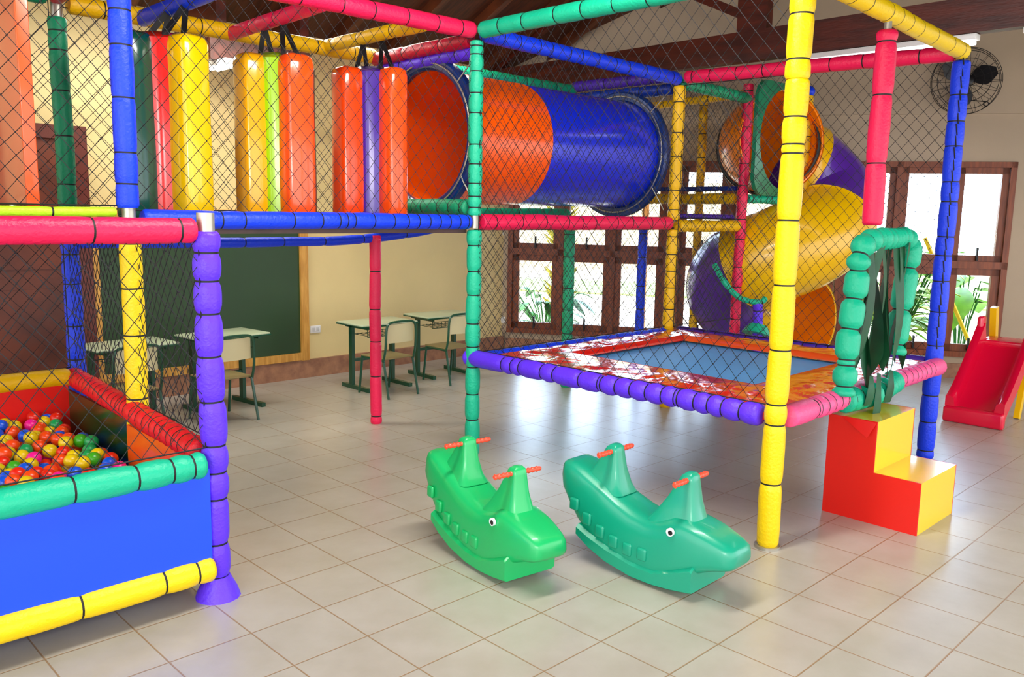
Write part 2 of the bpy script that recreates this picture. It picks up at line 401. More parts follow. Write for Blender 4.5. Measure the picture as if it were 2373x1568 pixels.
# ------------------------------------------------------------------ chalkboard, sockets, fan
cb = thing('chalkboard', 'large dark green chalkboard with yellow wood frame on the cream wall', 'chalkboard', (1.5, 4.19, .2))
mb = MB(); mb.box((.58, 4.175, .24), (2.37, 4.199, 1.50)); obj('board', mb, mat('chalkboard green', '#24431F', .38, var=.25, vscale=1.2), cb, False)
OAK = mat('varnished pine', '#D6A04A', .4, bump=.1, stretch=(8, 8, 1), col2='#B9822F', vscale=5)
for a, b in (((.52, 4.15, .17), (.60, 4.199, 1.56)), ((2.36, 4.15, .17), (2.44, 4.199, 1.56)), ((.60, 4.15, .175), (2.36, 4.199, .245)), ((.60, 4.15, 1.49), (2.36, 4.199, 1.56))):
    mb = MB(); mb.box(a, b); obj('frame_rail', mb, OAK, cb, False)
def socket(M, label):
    o = thing('wall_socket', label, 'socket', M.translation)
    mb = MB(); mb.M = M; mb.box((-.055, -.012, -.035), (.055, 0, .035), bev=.004); obj('cover_plate', mb, WHITE, o)
    mb = MB(); mb.M = M; mb.box((-.035, -.016, -.018), (-.005, -.011, .018), bev=.002); mb.box((.005, -.016, -.018), (.035, -.011, .018), bev=.002); obj('socket_insert', mb, mat('socket grey', '#C9C9C6', .5), o)
socket(Matrix.Translation((2.53, 4.199, .45)), 'white wall socket low on the cream wall right of the chalkboard')
for px, py, l in ((1160, 740, 'white wall socket low beside the left window, behind the net'), (1156, 538, 'small white switch high beside the left window, behind the net')):
    u, z = wu(px, py); socket(WM @ Matrix.Translation((u, 0, z)), l)

u, z = wu(2232, 192); fc = WM @ Matrix.Translation((u, -.14, z))
fan = thing('wall_fan', 'black wall fan with round wire guard high on the wall behind the blue post', 'fan', fc.translation)
def circ(M, r, y, n=36): return [M @ Vector((r * math.cos(2 * PI * k / n), y, r * math.sin(2 * PI * k / n))) for k in range(n)]
mb = MB()
for r, y in ((.31, 0), (.31, .05), (.27, -.045), (.2, -.065), (.13, -.075), (.06, -.08)): mb.tube(circ(fc, r, y), .003, 4, closed=True)
for k in range(20):
    a = 2 * PI * k / 20; c, s_ = math.cos(a), math.sin(a)
    mb.tube([fc @ Vector((c * r, y, s_ * r)) for r, y in ((.05, -.08), (.2, -.065), (.29, -.035), (.31, 0), (.31, .05), (.22, .09), (.07, .1))], .002, 3)
obj('wire_guard', mb, BLACK, fan)
for k in range(3):
    mb = MB(); a = 2 * PI * k / 3 + .35; ring = []
    for t_ in range(7):
        q = t_ / 6; rr = .05 + .22 * q; wd = .035 + .06 * math.sin(PI * min(1, q * 1.05)); tw = .5 - .25 * q
        pts = []
        for s_, h in ((-1, -.002), (1, -.002), (1, .002), (-1, .002)):
            x = s_ * wd; pts.append(fc @ Vector((rr * math.cos(a) - x * math.sin(a), x * math.sin(tw) * .5 + h, rr * math.sin(a) + x * math.cos(a))))
        ring.append(pts)
    mb.loft(ring); obj('blade', mb, mat('fan black', '#101114', .4), fan)
mb = MB(); mb.tube([fc @ Vector((0, y, 0)) for y in (-.05, -.04, .0, .1, .12)], [.03, .05, .06, .06, .04], 16); obj('motor', mb, mat('fan black', '#101114'), fan)
mb = MB(); mb.tube([fc @ Vector((0, .1, 0)), fc @ Vector((0, .11, -.12)), fc @ Vector((.02, .14, -.2))], .014, 8); mb.tube(circ(fc @ Matrix.Translation((.2, 0, -.21)), .022, .06, 14), .004, 4, closed=True)
mb.tube([fc @ Vector((0, .12, -.16)), fc @ Vector((.2, .06, -.19))], .004, 4); obj('bracket', mb, BLACK, fan)

# ------------------------------------------------------------------ frame coordinates
Z1, Z2, ZR = 1.52, 2.65, .62
Pp = Vector((-.26, .38, 0)); Mm = Vector((-.23, 1.24, 0)); BL = Vector((-.16, 2.32, 0)); G = Vector((1.9, 1.24, 0)); R_ = Vector((1.9, 2.32, 0))
YB = Vector((4.06, 1.24, 0)); GB = Vector((4.02, 2.32, 0)); Yy = Vector((1.93, -.885, 0)); Bb = Vector((4.17, -.81, 0)); PPp = Vector((5.03, 1.2, 0)); BB = Vector((5.1, 2.32, 0)); YL = Vector((5.42, 1.9, 0))
def z(p, h): return Vector((p[0], p[1], h))
def joint(parent, p, h, r=.03, L=.09):
    mb = MB(); mb.tube([z(p, h - L / 2), z(p, h + L / 2)], r, 12); obj('pipe_joint', mb, STEEL, parent)

# ---- ball pit
bp_ = thing('ball_pit', 'padded ball pit with blue front panel, full of coloured plastic balls', 'ball pit', (-1.2, 1.2, 0))
foam('foam_post', [z(Pp, .0), z(Pp, .02), z(Pp, 1.49)], .050, 'purple', bp_, ties=[.09, .23, .42, .53, .64, .82, 1.0, 1.17, 1.30, 1.41], pinch=.12, bulge=.08, label='purple corner post')
mb = MB(); mb.tube([(-.26, .38, 0), (-.26, .38, .03), (-.26, .38, .09)], [.09, .08, .05], 14); obj('foot_skirt', mb, F['purple'], bp_)
joint(bp_, Pp, 1.52, .034, .08)
XL = -2.3
FY = .345
foam('foam_rail', [(XL, .38, 1.49), (-.31, .38, 1.495)], .049, 'pink', bp_, ties=[.3, .75, 1.15, 1.62, 1.93], pinch=.05, label='bright pink top rail')
foam('foam_rail', [(XL, FY, .585), (-.32, FY, .578)], .052, 'teal', bp_, ties=[.2, .8, 1.25, 1.5, 1.72, 1.85, 1.93], pinch=.08, bulge=.05, label='turquoise rim')
foam('foam_rail', [(XL, FY, .145), (-.30, FY, .142)], .050, 'yellow', bp_, ties=[.3, .85, 1.2, 1.5, 1.8, 1.93], pinch=.07, bulge=.04, label='yellow bottom rail')
foam('foam_rail', [(-.29, .42, .605), (-.26, 1.18, .62), (-.2, 2.25, .625)], .052, 'red', bp_, gap=.07, pinch=.1, bulge=.05, label='red side rim')
foam('foam_rail', [(XL, 2.17, .64), (-.24, 2.2, .635)], .052, 'gold', bp_, gap=.4, label='yellow back rim')
PANB = mat('blue vinyl panel', '#0F49F2', .38, bump=.04, bscale=3)
mb = MB(); mb.box((XL, FY - .012, .16), (-.30, FY + .004, .56)); obj('side_panel', mb, PANB, bp_, False, 'blue front panel')
mb = MB(); mb.box((-.30, .44, .06), (-.285, 1.2, .57)); obj('side_panel', mb, plastic('orange panel', '#F05A10', .3), bp_, False, 'orange inner panel')
mb = MB(); mb.box((-.26, 1.27, .06), (-.245, 2.2, .57)); obj('side_panel', mb, plastic('dark green panel', '#16401A', .2), bp_, False, 'dark green inner panel')
mb = MB(); mb.box((XL, 2.16, .06), (-.26, 2.175, .6)); obj('side_panel', mb, plastic('red panel', '#E3180E', .35), bp_, False, 'red back panel')
mb = MB(); mb.box((XL, .36, .16), (-.3, 2.16, .30)); obj('floor_mat', mb, PANB, bp_, False, 'blue base mat')
net('safety_net', (XL, .36, .64), (-.30, .36, .64), (XL, .36, 1.47), bp_, label='net over the pit front')
net('safety_net', (-.26, .42, .66), (-.18, 2.28, .66), (-.26, .42, 1.47), bp_, cell=.07, label='net on the pit side')
net('safety_net', (XL, 2.24, .68), (-.22, 2.24, .68), (XL, 2.24, 1.47), bp_, cell=.09, label='net behind the pit')

BALLC = dict(red=('#E0240E', 26), orange=('#F0490C', 20), yellow=('#E2C40A', 24), blue=('#0E55D8', 22), green=('#189A50', 14), pink=('#F01890', 14), purple=('#6A2AA0', 3), leaf=('#3FA81E', 5))
names = [k for k, v in BALLC.items() for _ in range(v[1])]
BR = .034
bmesh_ = MB(); bmesh_.sphere((0, 0, 0), BR, 16, 10)
protos = {}
for k, v in BALLC.items():
    protos[k] = obj('plastic_ball', bmesh_, mat('ball ' + k, v[0], .28, spec=.5, var=.12, vscale=30)); 
placed = []; rb = random.Random(11); cnt = 0; firsts = set()
def lean(p): return p
spots = []
for layer in range(2):
    sx, sy = .064, .0655
    ny = int(1.75 / sy); nx = int(.95 / sx)
    for j in range(ny):
        for i in range(nx):
            x = -.335 - i * sx - (.032 if j % 2 else 0) - layer * .03; y = .43 + j * sy + layer * .03
            if y > 2.11 or x < -1.20: continue
            # keep only what lies inside the frame's left edge
            q = RW @ (Vector((x, y, .45)) - CAM); px = 1186.5 + FPX * q.x / q.z
            if px < -40: continue
            heap = .06 * max(0, (y - .9)) - .03
            if layer == 0: zz = .335 + BR * .2
            else: zz = .395 + .03 * noise.noise(Vector((x * 4, y * 4, 0))) + rb.uniform(-.008, .018)
            spots.append((x + rb.uniform(-.008, .008), y + rb.uniform(-.008, .008), zz + max(0, heap) * layer))
print('balls', len(spots))
rb.shuffle(spots)
WHERE = lambda x, y: ('near the turquoise rim' if y < .85 else 'by the red back panel' if y > 1.75 else 'in the middle of the pit')
for (x, y, zz) in spots[:298]:
    k = rb.choice(names)
    if k in firsts: o = protos[k].copy(); COL.objects.link(o)
    else: o = protos[k]; firsts.add(k)
    o.location = (x, y, zz)
    cn = {'leaf': 'leaf green'}.get(k, k); wh = WHERE(x, y)
    tag(o, 'small %s plastic ball lying in the ball pit %s' % (cn, wh), 'ball', '%s balls in the ball pit %s' % (cn, wh))

# ---- climbing frame with bag platform, tunnel passage and slide tower
cf = thing('climbing_frame', 'tall foam padded climbing frame of coloured posts and rails with black netting', 'climbing frame', (1.9, 2.0, 0))
foam('foam_post', [z(Mm, 0), z(Mm, 1.42)], .050, 'yellow', cf, ties=[.68, .98, 1.2, 1.41], pinch=.05, label='yellow lower post')
foam('foam_post', [z(Mm, 1.57), z(Mm, 2.66)], .051, 'blue', cf, ties=[.11, .25, .49, .72, .87, 1.0], pinch=.07, label='blue upper post')
foam('foam_post', [z(BL, 0), z(BL, 1.42)], .047, 'blue', cf, gap=.18, pinch=.08, bulge=.05, label='blue lower post at the back')
foam('foam_post', [z(BL, 1.57), z(BL, 2.57)], .049, 'green', cf, ties=[.12, .38, .62, .83, .93], pinch=.08, label='green upper post at the back')
joint(cf, Mm, 1.53, .03, .12); joint(cf, BL, 2.6, .03, .1); joint(cf, G, 1.52, .03, .08); joint(cf, BL, 1.5, .03, .16)
foam('foam_post', [z(G, 0), z(G, 1.47)], .047, 'teal', cf, gap=.16, pinch=.14, bulge=.06, jitter=.2, label='turquoise post')
foam('foam_post', [z(G, 1.56), z(G, 2.62)], .046, 'teal', cf, ties=[.05, .12, .2, .32, .44, .63, .75, .88, .98, 1.03], pinch=.12, label='turquoise upper post')
foam('foam_post', [z(R_, 0), z(R_, 1.40)], .043, 'pink', cf, ties=[.06, .36, .62, .86, 1.14], pinch=.1, label='crimson post below the bag platform')
foam('foam_post', [z(YB, .0), z(YB, 1.47)], .048, 'gold', cf, gap=.2, label='yellow post behind the trampoline')
foam('foam_post', [z(YB, 1.55), z(YB, 2.6)], .05, 'gold', cf, gap=.2, label='yellow upper post behind the trampoline')
foam('foam_post', [z(GB, 0), z(GB, 1.47)], .052, 'green', cf, gap=.3, label='green post before the left window')
foam('foam_post', [z(BB, 0), z(BB, 1.5)], .045, 'blue', cf, gap=.25, label='blue post before the left window')
foam('foam_post', [z(PPp, 0), z(PPp, 2.72)], .045, 'pink', cf, gap=.24, pinch=.1, bulge=.04, label='crimson post left of the spiral slide')
foam('foam_post', [z(YL, 0), z(YL, 2.7)], .042, 'gold', cf, gap=.25, label='yellow post behind the slide tower')
YR = pl(1870, 300, Y=1.0); 
foam('foam_post', [z(YR, 1.76), z(YR, 2.68)], .04, 'gold', cf, gap=.2, label='yellow post right of the slide mouth')
mb = MB(); mb.sphere(z(YR, 2.72), .05, 12, 8); obj('post_cap', mb, F['blue'], cf)
# platform level rails
foam('foam_rail', [z(Mm, Z1 - .0) + Vector((.06, 0, 0)), z(G, Z1) - Vector((.05, 0, 0))], .046, 'blue', cf, ties=[.38, .5, .77, .94, 1.05, 1.1, 1.15, 1.28, 1.42, 1.52, 1.6, 1.68, 1.76, 1.84, 1.92, 1.99], pinch=.05, bulge=.02, label='blue front rail of the bag platform')
foam('foam_rail', smoothpath([z(BL, 1.37), (.7, 2.33, 1.36), (1.3, 2.33, 1.36), (1.75, 2.33, 1.37), (2.2, 2.33, 1.41), (2.5, 2.33, 1.455)]), .033, 'blue', cf, gap=.42, label='thin bowed blue rail below the platform')
foam('foam_rail', [(XL, 1.24, 1.545), (-.29, 1.24, 1.552)], .022, 'lime', cf, gap=.5, label='thin lime green rail')
foam('foam_rail', [z(G, Z1) + Vector((.05, 0, 0)), z(YB, Z1) - Vector((.06, 0, 0))], .052, 'pink', cf, gap=.2, pinch=.05, label='crimson rail above the trampoline')
foam('foam_rail', [(2.9, 2.32, 1.56), (3.97, 2.32, 1.57)], .055, 'green', cf, gap=.3, label='green rail under the tunnel')
foam('foam_rail', [z(G, 1.61) + Vector((0, .05, 0)), z(R_, 1.61)], .055, 'green', cf, gap=.14, label='green rail at the tunnel mouth')
foam('foam_rail', [z(YB, 1.50) + Vector((.06, 0, 0)), z(PPp, 1.50) - Vector((.05, 0, 0))], .05, 'gold', cf, gap=.25, label='yellow rail of the slide tower')
foam('foam_rail', [z(YB, 1.58) + Vector((.06, .05, 0)), z(PPp, 1.58) + Vector((-.05, .05, 0))], .02, 'violet', cf, gap=.3, label='thin purple rail of the slide tower')
foam('foam_rail', [z(BB, 1.74), z(PPp, 1.74) + Vector((0, .06, 0))], .05, 'gold', cf, gap=.2, label='yellow rail behind the slide tower')
foam('foam_rail', [z(BB, 1.83), z(PPp, 1.83) + Vector((0, .06, 0))], .022, 'navy', cf, gap=.3, label='thin navy rail behind the slide tower')
foam('foam_rail', [z(PPp, 1.74) + Vector((.05, -.02, 0)), z(YR, 1.74)], .042, 'teal', cf, gap=.1, label='turquoise rail below the slide mouth')
foam('foam_rail', [z(BB, 2.62), z(PPp, 2.64)], .035, 'gold', cf, gap=.3)
foam('foam_rail', [z(GB, 2.6), z(BB, 2.6)], .035, 'crimson', cf, gap=.3, label='dark red top rail')
foam('foam_rail', [z(R_, Z1), z(BB, Z1)], .035, 'navy', cf, gap=.3)
# top level rails
foam('foam_rail', [z(Mm, Z2) , z(G, Z2 + .03) - Vector((.04, 0, 0))], .05, 'pink', cf, ties=[.3, .6, .9, 1.15, 1.35, 1.58, 1.8, 1.98], pinch=.05, label='bright pink top rail')
foam('foam_rail', [z(BL, Z2) + Vector((.06, 0, 0)), z(R_, Z2)], .05, 'gold', cf, gap=.25, pinch=.06, label='yellow top rail at the back')
foam('foam_rail', [z(BL, 2.68) - Vector((1.8, 0, 0)), z(BL, 2.68) - Vector((.05, 0, 0))], .05, 'green', cf, gap=.2)
foam('foam_rail', [z(BL, 2.68), z(Mm, 2.70)], .045, 'crimson', cf, gap=.8, label='dark red cross rail')
foam('foam_rail', [(.29, 2.32, 2.64), (.29, 1.24, 2.64)], .045, 'blue', cf, gap=.8, label='blue cross rail above the first bag')
foam('foam_rail', [(.83, 2.32, 2.64), (.81, 1.24, 2.65)], .042, 'pink', cf, gap=.45, label='crimson cross rail above the second bag')
foam('foam_rail', [(1.5, 2.32, 2.66), (1.5, 1.24, 2.66)], .042, 'gold', cf, gap=.3, label='yellow cross rail above the third bag')
foam('foam_rail', [z(R_, 2.63), z(G, 2.63) + Vector((0, .05, 0))], .045, 'crimson', cf, gap=.5)
foam('foam_rail', [(1.94, 2.3, 2.56), (1.94, 1.29, 2.565)], .045, 'purple', cf, gap=.3, label='purple rail above the tunnel mouth')
foam('foam_rail', [z(R_, Z2) + Vector((.05, 0, 0)), z(GB, Z2)], .045, 'green', cf, gap=.2, label='green top rail above the tunnel')
foam('foam_rail', [z(G, Z2 + .0) + Vector((.06, 0, .02)), z(YB, Z2) - Vector((.02, 0, 0))], .05, 'blue', cf, gap=.16, pinch=.06, label='blue top rail')
foam('foam_rail', [z(GB, 2.68), z(YB, 2.68) + Vector((0, .06, 0))], .046, 'violet', cf, gap=.2, label='dark purple top rail')
foam('foam_rail', [z(GB, 2.58), z(YB, 2.58) + Vector((0, .06, 0))], .046, 'navy', cf, gap=.2, label='navy top rail')
foam('foam_rail', [z(YB, Z2) + Vector((.06, 0, -.03)), z(PPp, 2.6)], .048, 'green', cf, gap=.08, pinch=.06, label='green top rail of the slide tower')
# platform floors
PLAT = mat('platform board', '#5B4038', .5, col2='#46302A')
mb = MB(); mb.box((-.2, 1.27, 1.45), (1.86, 2.29, 1.475)); obj('platform', mb, PLAT, cf, False)
mb = MB(); mb.box((XL, 1.27, 1.47), (-.24, 2.29, 1.50)); obj('platform', mb, PLAT, cf, False)
mb = MB(); mb.box((4.1, 1.27, 1.47), (5.08, 2.29, 1.49)); obj('platform', mb, PLAT, cf, False)
foam('foam_post', [(-2.3, 1.24, 0), (-2.3, 1.24, 2.7)], .05, 'purple', cf, gap=.25)
foam('foam_post', [(-2.3, 2.32, 0), (-2.3, 2.32, 2.7)], .05, 'yellow', cf, gap=.25)
net('safety_net', z(Mm, 1.56), z(G, 1.56), z(Mm, 2.63), cf, label='net before the bags')
net('safety_net', z(BL, 1.56), z(R_, 1.56), z(BL, 2.63), cf, cell=.08, label='net behind the bags')
net('safety_net', (XL, 1.24, 1.58), (-.25, 1.24, 1.58), (XL, 1.24, 2.66), cf, label='net before the orange slab')
net('safety_net', (XL, 2.32, 1.56), (-.2, 2.32, 1.56), (XL, 2.32, 2.66), cf, cell=.09)
net('safety_net', z(G, 1.56), z(YB, 1.56), z(G, 2.63), cf, cell=.075, label='net beside the tunnel')
net('safety_net', z(YB, 1.56), z(PPp, 1.56), z(YB, 2.63), cf, cell=.075)
net('safety_net', z(GB, 1.56), z(BB, 1.56), z(GB, 2.63), cf, cell=.075)
net('safety_net', z(YB, .68), z(YB, .68) + (z(PPp, 0) - z(YB, 0)), z(YB, 1.47), cf, cell=.08)

# ---- trampoline module
tr = thing('netted_trampoline', 'square raised trampoline with light blue mat, red pads, posts and netting', 'trampoline', (3.0, .2, 0))
foam('foam_post', [z(Yy, .012), z(Yy, 2.2)], .052, 'yellow', tr, ties=[.31, .60, .70, .96, 1.26, 1.56, 1.86, 1.9, 2.02], pinch=.1, bulge=.04, label='bright yellow front post')
foam('foam_post', [z(Yy, 2.2), z(Yy, 2.75)], .056, 'yellow', tr, gap=.25, pinch=.1)
mb = MB(); mb.tube([z(Yy, 0), z(Yy, .014)], .062, 20); obj('base_plate', mb, STEEL, tr)
foam('foam_post', [z(Bb, 0), z(Bb, 2.58)], .054, 'blue', tr, gap=.17, pinch=.07, bulge=.03, label='blue right post')
HP = Vector((2.9, -.86, 0))
foam('foam_post', [z(HP, 1.55), z(HP, 2.56)], .052, 'pink', tr, ties=[.33, .68, .95], pinch=.1, bulge=.05, label='crimson hanging post above the fringe doorway')
joint(tr, HP, 2.59, .02, .12)
foam('foam_rail', [z(G, Z2 + .03) + Vector((.0, -.05, 0)), z(Yy, Z2 + .03)], .05, 'teal', tr, gap=.2, pinch=.06, label='turquoise top rail')
foam('foam_rail', [z(YB, 2.66) - Vector((0, .06, 0)), z(Bb, 2.63) + Vector((0, .04, 0))], .05, 'pink', tr, gap=.2, pinch=.06, label='crimson top rail')
foam('foam_rail', [z(Yy, 2.66) + Vector((.05, 0, 0)), z(Bb, 2.64) - Vector((.0, 0, 0))], .052, 'yellow', tr, gap=.22, pinch=.05, label='yellow top rail')
foam('foam_rail', [(1.90, 1.29, .645), (1.93, -.81, .645)], .054, 'purple', tr, ties=[.05, .35, .43, .5, .68, .78, .98, 1.12, 1.14, 1.24, 1.34, 1.44, 1.54, 1.62, 1.64, 1.74, 1.82, 1.9, 2.0], pinch=.16, bulge=.04, label='purple edge rail')
foam('foam_rail', [(2.01, -.90, .64), (4.12, -.86, .64)], .056, 'rose', tr, ties=[.25, .28, .36, .44, .52, .6, 1.42, 1.52, 1.6, 1.68, 1.76, 1.84, 1.92], pinch=.08, bulge=.04, label='rose pink edge rail')
foam('foam_rail', [(1.98, 1.24, .63), (4.0, 1.24, .63)], .045, 'blue', tr, gap=.2, label='blue edge rail')
foam('foam_rail', [(4.12, 1.18, .64), (4.17, -.76, .64)], .045, 'violet', tr, gap=.12, label='dark purple edge rail')
mb = MB(); mb.box((2.5, -.45, .592), (3.9, .98, .604)); obj('jumping_mat', mb, mat('light blue mat', '#4FA8EC', .5, bump=.05, bscale=6, var=.15, vscale=1.5), tr, False, 'light blue jumping mat')
# crumpled red pads, four trapezoids between outer and inner rectangle
OUT = [(1.94, -.84), (4.13, -.82), (4.1, 1.2), (1.94, 1.2)]; INN = [(2.58, -.40), (3.84, -.38), (3.82, .92), (2.58, .92)]
PAD = [mat('red pad vinyl', '#D91A12', .12, bump=.5, bscale=16, coat=.6), mat('orange pad vinyl', '#E8521A', .14, bump=.5, bscale=16, coat=.6)]
for k in range(4):
    a, b = OUT[k], OUT[(k + 1) % 4]; c, d = INN[k], INN[(k + 1) % 4]; mb = MB(); NU, NV = 90, 22; vs = []; fs = []
    for i in range(NU + 1):
        for j in range(NV + 1):
            u, v = i / NU, j / NV
            x = (a[0] * (1 - u) + b[0] * u) * (1 - v) + (c[0] * (1 - u) + d[0] * u) * v; y = (a[1] * (1 - u) + b[1] * u) * (1 - v) + (c[1] * (1 - u) + d[1] * u) * v
            q = Vector((x * 3.2, y * 3.2, k * 7)); nz = abs(noise.noise(q)) * .02 + abs(noise.noise(q * 3.1)) * .012 + noise.noise(q * 7) * .003
            vs.append((x, y, .655 + nz * math.sin(PI * min(1, v * 1.1 + .08)) + .01 * math.sin(PI * v) - (.03 * max(0, v - .93) / .07)))
    for i in range(NU):
        for j in range(NV): p = i * (NV + 1) + j; fs.append([p, p + NV + 1, p + NV + 2, p + 1])
    n0 = len(vs); vs += [(x, y, .62) for x, y, _ in vs]; fs += [[q + n0 for q in f][::-1] for f in fs]
    rim = [i * (NV + 1) for i in range(NU + 1)] + [NU * (NV + 1) + j for j in range(1, NV + 1)] + [i * (NV + 1) + NV for i in range(NU - 1, -1, -1)] + [j for j in range(NV - 1, 0, -1)]
    for i in range(len(rim)): p, q = rim[i], rim[(i + 1) % len(rim)]; fs.append([p, q, q + n0, p + n0])
    mb.add(vs, fs); obj('edge_pad', mb, PAD[1] if k == 1 else PAD[0], tr, True, None, 70)
net('safety_net', (1.9, 1.2, .70), (1.93, -.84, .70), (1.9, 1.2, 2.64), tr, cell=.09, label='net on the turquoise rail side')
net('safety_net', z(YB, .68) - Vector((0, .05, 0)), z(Bb, .68), z(YB, 2.6) - Vector((0, .05, 0)), tr, cell=.08, label='net towards the window wall')
net('safety_net', z(G, .68), z(YB, .68), z(G, 1.47), tr, cell=.065, label='net before the left window')
mb = MB()
for k in range(26): 
    h = .75 + k * .072; p = z(Bb, h) + Vector((-.05, -.03, 0)); mb.tube([p, p + Vector((.004 * (-1) ** k, .01, .072))], .004, 5)
obj('lacing_cord', mb, BLACK, tr)

# ---- fringe doorway on the rose rail
fd = thing('fringe_doorway', 'turquoise foam doorway with dark green fabric strips on the trampoline edge', 'doorway', (3.0, -.88, .64))
x0, x1, zb, zt = 2.63, 3.31, .69, 1.47
path = smoothpath([(x0 - .08, -.93, zb - .02), (x0 - .05, -.92, .95), (x0, -.92, 1.25), (x0 + .01, -.92, 1.40), (x0 + .1, -.92, zt), (3.04, -.92, zt + .01), (x1 - .1, -.92, zt + .01), (x1 - .01, -.92, 1.41), (x1 - .03, -.92, 1.2), (x1 - .10, -.92, .82)], 6)
foam('foam_arch', path, .060, 'teal', fd, ties=[.05, .16, .19, .35, .51, .66, .74, .84, .93, .98, 1.06, 1.12, 1.17, 1.22, 1.27, 1.33, 1.4, 1.56, 1.8, 2.0], pinch=.34, bulge=.05, label='turquoise arch')
foam('foam_sleeve', [(x0 - .0, -.90, .63), (x0 + .34, -.92, .62), (x1 - .0, -.89, .645)], .066, 'teal', fd, gap=.07, pinch=.2, bulge=.05, label='turquoise sleeve')
GS = mat('dark green fabric', '#0F5A34', .55, bump=.2, bscale=20, col2='#0A4224', vscale=6)
rs = random.Random(4)
for k in range(13):
    xx = x0 + .09 + k * .042; mb = MB(); ln = rs.uniform(.66, .84); wd = rs.uniform(.034, .05); lv = []; yy = -.93 + rs.uniform(-.02, .03); tw = rs.uniform(-.6, .6); t2 = rs.uniform(.4, 1.1)
    for i in range(15):
        q = i / 14; a = tw + q * t2; cx = xx + .02 * math.sin(q * 3 + k) + (.05 * q * (-1 if k < 4 else 1) * .3); w2 = wd * (.6 + .6 * q) * (1 if q < .85 else (1 - q) / .15 * .95 + .05)
        cy = yy - .03 * math.sin(q * 4 + k * 1.3); zz = 1.46 - ln * q
        ca, sa = math.cos(a), math.sin(a)
        lv.append([(cx - w2 * ca, cy - w2 * sa, zz), (cx, cy - .003, zz), (cx + w2 * ca, cy + w2 * sa, zz), (cx, cy + .003, zz)])
    mb.loft(lv); obj('fabric_strip', mb, GS, fd)
for k, (xx, dz) in enumerate(((2.76, .16), (2.86, .30), (3.02, .18))):
    mb = MB(); lv = []
    for i in range(9):
        q = i / 8; w2 = .05 * (.1 + math.sin(PI * min(1, q * .62 + .02))); cz = .76 - dz * q - .04 * (k == 1) * q; cy = -.985 - .012 * math.sin(PI * q)
        lv.append([(xx - w2, cy + .01, cz), (xx, cy - .006, cz), (xx + w2, cy + .01, cz), (xx, cy + .016, cz)])
    mb.loft(lv); obj('fabric_strip', mb, GS, fd)

# ---- tube tunnel
tt = thing('crawl_tunnel', 'big round crawl tunnel in orange and blue plastic raised behind the trampoline', 'tunnel', (3, 1.78, 1.6))
CY, CZ, TR_ = 1.78, 2.075, .44
def pipe(name, xa, xb, m, parent, r=TR_):
    mb = MB(); n = 56; rings = []
    for x, rr in ((xa, r), (xb, r), (xb, r - .012), (xa, r - .012), (xa, r)):
        rings.append([(x, CY + rr * math.cos(2 * PI * k / n), CZ + rr * math.sin(2 * PI * k / n)) for k in range(n)])
    mb.loft(rings, caps=False); return obj(name, mb, m, parent, True)
OR = plastic('tunnel orange', '#FF5E08', .25); TB = plastic('tunnel blue', '#1730DC', .22); NV = plastic('navy flange', '#0A2E6E', .3)
pipe('tube_section', 1.97, 2.72, OR, tt)['label'] = 'orange tube section'
pipe('tube_section', 2.72, 3.97, TB, tt, TR_ - .004)['label'] = 'blue tube section'
for x in (1.93, 3.97):
    mb = MB(); n = 56; rings = []
    for xx, rr in ((x, .43), (x - .015, .445), (x - .015, .50), (x, .515), (x + .04, .515), (x + .055, .49), (x + .05, .44), (x, .43)):
        rings.append([(xx, CY + rr * math.cos(2 * PI * k / n), CZ + rr * math.sin(2 * PI * k / n)) for k in range(n)])
    mb.loft(rings, caps=False); o = obj('flange_ring', mb, NV, tt)
    mb = MB(); mb.tube([(x - .022, CY + .475 * math.cos(2 * PI * k / n), CZ + .475 * math.sin(2 * PI * k / n)) for k in range(n)], .006, 6, closed=True); obj('steel_hoop', mb, STEEL, tt)
    for a, tgt in ((.75, (x, 1.27, 2.55)), (-.6, (x, 1.27, 1.62))):
        mb = MB(); p = Vector((x - .02, CY + .475 * math.cos(PI + a * -1) , CZ + .475 * math.sin(a))); mb.tube([p, tgt], .005, 5); obj('steel_hanger', mb, STEEL, tt)

# ---- spiral slide
SP = [(5.34, 1.02, 2.26), (5.45, 1.22, 2.25), (5.78, 1.33, 2.18), (6.12, 1.20, 2.02), (6.26, 1.03, 1.80), (6.03, .88, 1.53), (5.68, .93, 1.35), (5.47, 1.17, 1.21), (5.46, 1.42, 1.09), (5.60, 1.60, .90), (5.80, 1.60, .72), tuple(at(1790, 728, 8.38)), tuple(at(1840, 738, 8.3)), tuple(at(1884, 743, 8.14))]
ssl = thing('spiral_slide', 'closed spiral tube slide in yellow and purple plastic by the windows', 'slide', (5.8, 1.1, 0))
path = smoothpath(SP, 10)
